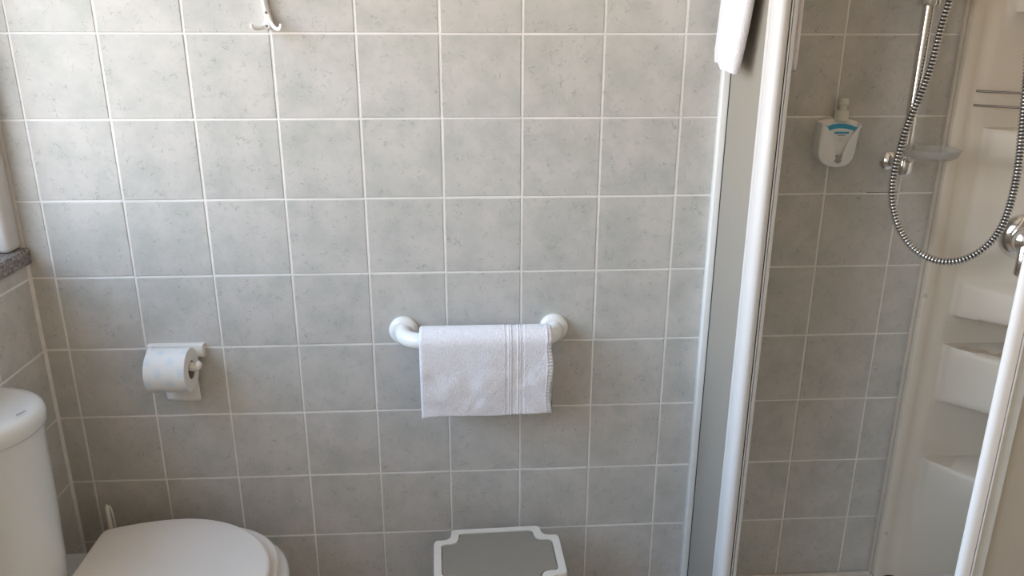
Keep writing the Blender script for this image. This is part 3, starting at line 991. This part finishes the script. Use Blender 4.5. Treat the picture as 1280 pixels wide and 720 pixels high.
# rails
box('top_rail', 1.286, 1.331, FYE - 0.024, -0.0005, EZ1 - 0.02, EZ1 + 0.02, M['frame'], enc, bev=0.003)
box('top_rail', 1.331, RX - 0.001, FYE - 0.024, FYE + 0.028, EZ1 - 0.02, EZ1 + 0.02, M['frame'], enc, bev=0.003)
box('bottom_rail', 1.286, 1.331, FYE - 0.024, -0.0005, EZ0 - 0.001, EZ0 + 0.026, M['frame'], enc, bev=0.003)
box('bottom_rail', 1.331, RX - 0.001, FYE - 0.024, FYE + 0.028, EZ0 - 0.001, EZ0 + 0.026, M['frame'], enc, bev=0.003)

# towel over the top rail
def towel_over_enclosure():
    zt = EZ1 + 0.024
    path = []     # centre, normal (thickness dir), half width along y, half thickness
    N1 = 30
    xo, xi = 1.2655, 1.3520
    R = (xi - xo) / 2
    for k in range(N1):
        t = k / (N1 - 1)
        z = 1.279 + (zt - 1.279) * t
        cy = -0.088 - 0.026 * min(1, t * 3)
        hw_ = 0.054 + 0.026 * min(1, t * 2.6)
        path.append((Vector((xo + 0.002 * math.sin(t * 5), cy, z)), Vector((-1, 0, 0)), hw_, 0.0175 - 0.006 * t))
    for k in range(1, 12):
        a = PI * k / 12
        path.append((Vector((xo + R - R * math.cos(a), -0.114, zt + (R - 0.006) * math.sin(a))), Vector((-math.cos(a), 0, math.sin(a))), 0.082, 0.011))
    for k in range(N1):
        t = 1 - k / (N1 - 1)
        z = 1.262 + (zt - 1.262) * t
        path.append((Vector((xi, -0.105 - 0.010 * t, z)), Vector((1, 0, 0)), 0.070 + 0.012 * t - 0.004 * (1 - t), 0.0125))
    rings = []
    n = 56
    for i, (c, nv, hw_, ht) in enumerate(path):
        ring = []
        for k in range(n):
            a = 2 * PI * k / n
            cu, sv = math.cos(a), math.sin(a)
            u = hw_ * math.copysign(abs(cu) ** 0.7, cu)
            v = ht * math.copysign(abs(sv) ** 0.8, sv)
            p = c + Vector((0, u, 0)) + nv * v
            f = mnoise.noise(Vector((p.y * 26, p.z * 3.0, 1.5 + (0 if nv.x < 0 else 4)))) * 0.006
            p = p + nv * f
            # slanting bottom hems
            if i < 6: p.z += (0.010 * (-(u / hw_)) * -1) * (1 - i / 6) + 0.002 * math.sin(u * 120) * (1 - i / 6)
            if i > len(path) - 7: p.z += 0.016 * (-(u / hw_)) * ((i - len(path) + 7) / 6)
            ring.append(p)
        rings.append(ring)
    # rounded hem
    for end, nb in ((0, 1), (-1, -2)):
        c = path[end][0]
        base = rings[end]
        small = [p * 0.8 + Vector((c.x, p.y, p.z)) * 0.2 for p in base]
        rings[end] = small
    o = loft('bath_towel', rings, M['terry'], None, sharp=75, origin=(1.314, -0.114, zt))
    return tag(o, 'white terry towel hung over the top of the shower enclosure', 'towel')
towel_over_enclosure()

# ------------------------------------------------------------------ corner shelf column in the shower
ccol = thing('shower_corner_panel', 'cream moulded corner panel with shelves beside the shower riser', 'shower panel', (1.93, -0.13, EZ0))
XA, YF_ = 1.7440, -0.018
EX = RX - 0.005                        # back of the column on the side wall
def base_pt(t):
    """t 0..1 from the back-wall flange round the corner to the side-wall flange"""
    cx, r = EX - 0.024 - 0.075, 0.075   # inner corner radius
    L1 = cx - 1.796
    La = r * PI / 2
    tot = 2 * L1 + La
    s = t * tot
    cyy = YF_ - r
    if s < L1: return Vector((1.796 + s, YF_, 0))
    if s < L1 + La:
        a = (s - L1) / r
        return Vector((cx + r * math.sin(a), cyy + r * math.cos(a), 0))
    return Vector((cx + r, cyy - (s - L1 - La), 0))
pA, pB = base_pt(0), base_pt(1)
def chord_pt(t):
    p = pA.lerp(pB, t)
    n = Vector((-1, -1, 0)).normalized()
    return p + n * 0.016 * math.sin(PI * t)
def sm(x): 
    x = max(0, min(1, x)); return x * x * (3 - 2 * x)
KEYS = [  # (z, weight): 1 = shelf front, 0 = back of the niche
    (0.117, 0.0), (0.150, 0.02), (0.24, 0.28), (0.33, 0.66), (0.39, 0.90), (0.424, 0.99), (0.431, 0.985), (0.436, 0.93), (0.4375, 0.02), (0.445, 0.0), (0.55, 0.0), (0.572, 0.16), (0.580, 0.86), (0.588, 0.96),
    (0.600, 0.98), (0.694, 1.0), (0.702, 0.985), (0.7075, 0.93), (0.709, 0.02), (0.716, 0.0), (0.758, 0.0), (0.770, 0.25), (0.777, 0.88), (0.785, 0.95),
    (0.80, 0.96), (0.838, 0.95), (0.848, 0.91), (0.856, 0.74), (0.866, 0.68), (0.93, 0.64), (1.04, 0.60), (1.075, 0.60), (1.090, 0.66), (1.102, 0.88), (1.115, 0.93),
    (1.145, 0.95), (1.154, 0.93), (1.159, 0.86), (1.1605, 0.03), (1.17, 0.0), (1.34, 0.0), (1.362, 0.3), (1.372, 0.9), (1.39, 1.0), (1.50, 1.0), (1.70, 1.0), (1.95, 1.0)]
zs = []
for (za, wa), (zb_, wb) in zip(KEYS, KEYS[1:]):
    n = max(1, int((zb_ - za) / 0.02))
    for k in range(n):
        f = k / n
        zs.append((za + (zb_ - za) * f, wa + (wb - wa) * f))
zs.append(KEYS[-1])
NT = 64
rings = []
for z, w in zs:
    row = [Vector((XA, 0.0, z)), Vector((XA, YF_ + 0.004, z)), Vector((XA + 0.0015, YF_ + 0.001, z)), Vector((XA + 0.005, YF_, z)), Vector((XA + 0.018, YF_ - 0.001, z)),
           Vector((XA + 0.023, YF_ + 0.0015, z)), Vector((XA + 0.032, YF_ + 0.0035, z)), Vector((XA + 0.042, YF_ + 0.003, z))]
    for k in range(NT + 1):
        t = k / NT
        t2 = t
        we = w * sm(min(t, 1 - t) / 0.075)
        row.append((base_pt(t2).lerp(chord_pt(t2), we)) + Vector((0, 0, z)))
    yb = pB.y
    row += [Vector((EX - 0.024, yb - 0.03, z)), Vector((EX - 0.024, yb - 0.05, z)), Vector((EX, yb - 0.052, z))]
    rings.append(row)
loft('moulded_panel', rings, M['cream_acrylic'], ccol, cap0=False, cap1=False, closed=False, sharp=50)
box('edge_trim', XA - 0.0075, XA - 0.0022, -0.007, 0.0005, EZ0, 1.95, M['cream_acrylic'], ccol, bev=0.001)
box('edge_gap', XA - 0.0024, XA + 0.0004, -0.006, 0.0003, EZ0, 1.95, M['gasket_grey'], ccol)
box('bottom_gap', XA, EX - 0.05, YF_ + 0.0005, 0.0, TZ - 0.0005, TZ + 0.0012, M['crack'], ccol)
for px_, py_ in ((1157, 370), (1108, 667)):
    c = on_y(px_, py_, YF_ - 0.001)
    lathe('screw_cap', [(0.0, -0.001), (0.0042, -0.001), (0.0040, 0.0012), (0.0028, 0.0022), (0.0, 0.0024)], c, (0, -1, 0), M['gasket_grey'], ccol, n=16)
for za in (1.2290, 1.2025):
    a = Vector((1.7790, YF_ + 0.004, za)); b = Vector((EX - 0.026, YF_ - (EX - 0.024 - 1.779) * 0.86, za))
    tube('guard_wire', [a, a.lerp(b, 0.06) + Vector((0, -0.002, 0)), a.lerp(b, 0.5) + Vector((-0.004, -0.004, 0)), a.lerp(b, 0.94), b], 0.0021, M['steel_dark'], ccol, n=8)
# dried soap on the second shelf
sc = []
for k in range(20):
    t = 0.10 + 0.55 * k / 19
    a = base_pt(t).lerp(chord_pt(t), 0.70 - 0.12 * math.sin(k * 1.7)); b = base_pt(t).lerp(chord_pt(t), 0.90 + 0.015 * math.sin(k * 2.3))
    sc.append([a + Vector((0, 0, 0.7086)), b + Vector((0, 0, 0.7089)), b + Vector((0, 0, 0.7099)), a + Vector((0, 0, 0.7096))])

loft('soap_residue', sc, M['scum'], ccol, smooth=False)

# mixer on the column
mt = 0.315
mw = 0.63
mc = base_pt(mt).lerp(chord_pt(mt), mw)
mtan = (base_pt(mt + 0.02).lerp(chord_pt(mt + 0.02), mw) - base_pt(mt - 0.02).lerp(chord_pt(mt - 0.02), mw)).normalized()
mn = Vector((mtan.y, -mtan.x, 0))
if mn.y > 0: mn = -mn
mc = Vector((mc.x, mc.y, 0.955))
mixer = thing('shower_mixer', 'chrome single-lever shower mixer on the cream corner panel', 'mixer tap', mc)
lathe('escutcheon', [(0.0, -0.004), (0.045, -0.004), (0.046, 0.003), (0.042, 0.010), (0.032, 0.016), (0.024, 0.019), (0.0, 0.019)], mc, mn, M['chrome'], mixer, n=48)
lathe('cartridge_cap', [(0.0, 0.018), (0.024, 0.018), (0.025, 0.045), (0.022, 0.055), (0.012, 0.060), (0.0, 0.061)], mc, mn, M['chrome'], mixer, n=36)
lv = [mc + mn * 0.050 + Vector((0, 0, 0.004)), mc + mn * 0.056 + Vector((0, 0, -0.018)), mc + mn * 0.060 + Vector((0, 0, -0.040)), mc + mn * 0.058 + Vector((0, 0, -0.058)), mc + mn * 0.056 + Vector((0, 0, -0.068))]
tube('lever', catmull(lv, 5), lambda i: 0.0145 if i < 17 else 0.0145 - 0.0022 * (i - 16), M['chrome'], mixer, n=18, squash=(mn, 0.55))

# ------------------------------------------------------------------ shower riser, soap dish, hose
RYB = -0.052
rb = on_y(1127.5, 204, RYB)
RXB = rb.x + 0.004
riser = thing('shower_riser', 'chrome shower riser rail on the tiled wall inside the enclosure', 'shower rail', (RXB, 0, rb.z))
RZ0, RZ1 = rb.z - 0.004, 1.72
tube('rail', [Vector((RXB, RYB, RZ0)), Vector((RXB, RYB, 1.3)), Vector((RXB, RYB, RZ1))], 0.0105, M['chrome'], riser, n=24)
for z in (RZ0, RZ1):
    lathe('wall_flange', [(0.0, 0.0), (0.020, 0.0), (0.0205, 0.004), (0.017, 0.010), (0.010, 0.014), (0.0095, -RYB)], (RXB - 0.002, 0, z), (0, -1, 0), M['chrome'], riser, n=32)
    lathe('end_cap', [(0.0, -0.017), (0.013, -0.0165), (0.0155, -0.012), (0.016, 0.010), (0.013, 0.0145), (0.0108, 0.015)], (RXB, RYB - 0.001, z), (0, 0, 1), M['chrome'], riser, n=28)
sz = on_y(1168, 1, RYB).z - 0.008
lathe('slider', [(0.0105, -0.001), (0.0185, 0.0), (0.0200, 0.003), (0.0200, 0.048), (0.0185, 0.051), (0.0105, 0.052)], (RXB, RYB, sz), (0, 0, 1), M['chrome'], riser, n=28)
lathe('slider_knob', [(0.0, 0.0), (0.010, 0.0), (0.010, 0.016), (0.017, 0.018), (0.018, 0.034), (0.015, 0.038), (0.0, 0.038)], (RXB - 0.014, RYB, sz + 0.026), (-1, 0, 0), M['chrome'], riser, n=24)
lathe('handset_holder', [(0.0095, -0.02), (0.0145, -0.02), (0.0165, 0.018), (0.0125, 0.018)], (RXB + 0.012, RYB - 0.036, sz + 0.035), (0.0, -0.35, 0.94), M['chrome'], riser, n=24)
# clear soap dish clipped round the rail
dz = on_y(1150, 190, RYB - 0.03).z
dc = Vector((on_y(1166, 191, RYB - 0.040).x, RYB - 0.036, dz - 0.001))
dish = []
for rx_, ry_, z in ((0.040, 0.034, -0.010), (0.046, 0.040, -0.007), (0.051, 0.045, 0.006), (0.0525, 0.0465, 0.0075), (0.0510, 0.0450, 0.0075), (0.0490, 0.0430, 0.004), (0.044, 0.038, -0.005), (0.038, 0.032, -0.0075)):
    dish.append([dc + Vector((rx_ * math.cos(2 * PI * k / 44), ry_ * math.sin(2 * PI * k / 44), z)) for k in range(44)])
sd = thing('soap_dish', 'clear plastic soap dish clipped to the chrome riser rail', 'soap dish', dc)
loft('dish', dish, M['clear_plastic'], sd, sharp=50)
lathe('rail_clip', [(0.0107, -0.011), (0.0145, -0.011), (0.0145, 0.009), (0.0107, 0.009)], (RXB, RYB, dz), (0, 0, 1), M['clear_plastic'], sd, n=24)

# ribbed hose
HP = [(1189, -14, -.082), (1186, 2, -.080), (1179, 24, -.076), (1173, 46, -.074), (1165, 78, -.074), (1154, 110, -.076), (1142, 138, -.080), (1132, 163, -.084), (1124.5, 188, -.088), (1118, 213, -.090),
      (1115, 238, -.092), (1117.5, 265, -.095), (1127, 291, -.10), (1144, 312, -.106), (1167, 324.5, -.112), (1191, 327, -.118), (1215, 320, -.124), (1237, 304, -.130), (1253, 281, -.135), (1263.5, 253, -.140),
      (1270.5, 222, -.145), (1275, 190, -.148), (1278, 158, -.150), (1281, 124, -.150), (1284, 90, -.148), (1287, 40, -.142), (1290, 0, -.134)]
hpts = [on_y(a, b, y) for a, b, y in HP]
last = hpts[-1]
hpts += [last + Vector((0.010, 0.004, 0.05)), last + Vector((0.030, 0.012, 0.085))]
hp0 = Vector((RXB + 0.012, RYB - 0.034, sz + 0.012))
hpts = [hp0] + hpts
cur = resample(catmull(hpts, 12), 0.0064 / 8)
def hose_r(i):
    return (0.0050, 0.0066, 0.0074, 0.0077, 0.0074, 0.0066, 0.0050, 0.0048)[i % 8]
ho = tube('shower_hose', cur, hose_r, M['chrome_hose'], None, n=12, sharp=180, origin=hpts[14])
ho.data.materials.append(M['gasket'])
for i_, pg in enumerate(ho.data.polygons):
    if pg.index < (len(cur) - 1) * 12 and (pg.index // 12) % 8 in (5, 6, 7):
        pg.material_index = 1
tag(ho, 'ribbed chrome shower hose hanging in a loop below the riser rail', 'shower hose')
hs = thing('shower_handset', 'chrome hand shower held in the slider of the riser rail', 'hand shower', hp0)
hd = Vector((0.0, -0.35, 0.94))
tube('handle', [hp0, hp0 + hd * 0.05, hp0 + hd * 0.15, hp0 + hd * 0.19 + Vector((0, -0.01, 0))], lambda i: (0.0095, 0.011, 0.0125, 0.012)[i], M['chrome'], hs, n=16)
hc = hp0 + hd * 0.20 + Vector((0, -0.02, 0.0))
lathe('spray_head', [(0.0, 0.02), (0.018, 0.016), (0.034, 0.004), (0.036, -0.004), (0.033, -0.010), (0.0, -0.011)], hc, (0, 0.85, 0.5), M['chrome'], hs, n=32)
oc = hpts[-1]
ob_t = 0.42
outlet = thing('hose_outlet', 'chrome hose outlet elbow high on the cream corner panel', 'hose outlet', oc)
ow = base_pt(ob_t).lerp(chord_pt(ob_t), 1.0); ow = Vector((ow.x, ow.y, oc.z + 0.01))
tube('elbow', catmull([oc - Vector((0.006, 0.003, 0.012)), oc + Vector((0, 0, 0.004)), oc.lerp(ow, 0.5) + Vector((0, 0, 0.006)), ow], 6), 0.0095, M['chrome'], outlet, n=16)
lathe('outlet_flange', [(0.0, -0.006), (0.026, -0.006), (0.026, 0.003), (0.018, 0.008), (0.0, 0.008)], ow, (ow - oc).normalized() * -1, M['chrome'], outlet, n=28)

# ------------------------------------------------------------------ soap dispenser
DD = 0.026
dcx, dz0 = on_y(1050, 180, -DD).x, on_y(1048, 209.5, -DD).z            # bottom middle of the holder on the wall
sdp = thing('soap_dispenser', 'white wall soap dispenser with blue label band on the shower tiles', 'soap dispenser', (dcx, 0, dz0))
def dp(X, Y):
    """pixel of a 7.2x close-up -> wall coordinates, lean of the verticals taken out"""
    xx = X - 345 + (Y - 450) * 0.055
    return (dcx + xx * 0.000200, dz0 + (652 - Y) * 0.0002120)
OUT = [(160, 250), (150, 330), (143, 420), (137, 520), (150, 570), (185, 612), (240, 640), (330, 652), (410, 640), (460, 612), (490, 570), (503, 510), (515, 420), (530, 330), (548, 256)]
body_o = [dp(*p) for p in OUT] + [dp(x, y) for x, y in ((500, 238), (420, 222), (340, 215), (260, 222), (200, 238))]
body_o = [(dcx + (u - dcx) * 0.965, dz0 + 0.002 + (v - dz0) * 0.985) for u, v in body_o]
plate('body', body_o, -0.001, DD - 0.009, wall_plane, M['cream_plastic'], sdp, bev=0.006, seg=3)
lw = [(160, 250), (150, 330), (143, 420), (137, 520), (150, 570), (185, 612), (240, 640), (330, 652), (336, 560), (312, 545), (306, 470), (285, 400), (250, 340), (205, 280), (178, 248)]
rw = [(330, 652), (410, 640), (460, 612), (490, 570), (503, 510), (515, 420), (530, 330), (549, 256), (536, 272), (490, 325), (440, 390), (405, 460), (388, 520), (375, 572), (336, 560)]
shell = lw[:8] + rw[1:8] + rw[8:14] + [(337, 575)] + lw[9:]
plate('front_shell', [dp(*p) for p in shell], -0.001, DD, wall_plane, M['label_white'], sdp, bev=0.003, seg=3)
lab = [(205, 262), (270, 244), (340, 238), (420, 244), (520, 270), (470, 345), (420, 430), (385, 520), (345, 560), (312, 540), (300, 450), (262, 360)]
plate('label', [dp(*p) for p in lab], 0.010, DD - 0.005, wall_plane, M['label_white'], sdp, bev=0.001)
arc_o = [(222, 280), (270, 264), (330, 257), (390, 259), (450, 270), (512, 292)]
arc_i = [(494, 324), (445, 312), (390, 302), (335, 299), (285, 305), (243, 320)]
plate('blue_band', [dp(*p) for p in arc_o + arc_i], DD - 0.006, DD - 0.0041, wall_plane, M['blue'], sdp)
def bar(name, x0, x1, y0, y1, m):
    plate(name, [dp(x0, y0), dp(x1, y0), dp(x1, y1), dp(x0, y1)], DD - 0.006, DD - 0.0044, wall_plane, m, sdp)
bar('printed_bar', 294, 436, 330, 349, M['blue'])
for k in range(7):
    bar('printed_letter', 325 + k * 11, 332 + k * 11, 358 - (k % 3 == 0) * 3, 368, M['grey_mark'])
for y, a, b in ((392, 325, 390), (411, 335, 378)):
    bar('printed_line', a, b, y - 2, y + 2, M['gasket_grey'])
drop = [(338, 540), (316, 566), (300, 592), (312, 606), (338, 616), (364, 606), (376, 588), (358, 562)]
plate('drop_window', [dp(*p) for p in drop], DD - 0.01, DD + 0.001, wall_plane, M['grey_mark'], sdp, bev=0.0008)
pc = dp(362, 215)
lathe('pump_neck', [(0.0, -0.004), (0.0135, -0.004), (0.0130, 0.014), (0.0118, 0.016), (0.0, 0.016)], (pc[0], -0.014, pc[1]), (0, 0, 1), M['milky'], sdp, n=24)
lathe('pump_head', [(0.0, 0.014), (0.0075, 0.014), (0.0072, 0.024), (0.0098, 0.027), (0.0098, 0.033), (0.0080, 0.037), (0.0, 0.038)], (pc[0] + 0.001, -0.014, pc[1]), (0, 0, 1), M['milky'], sdp, n=24)
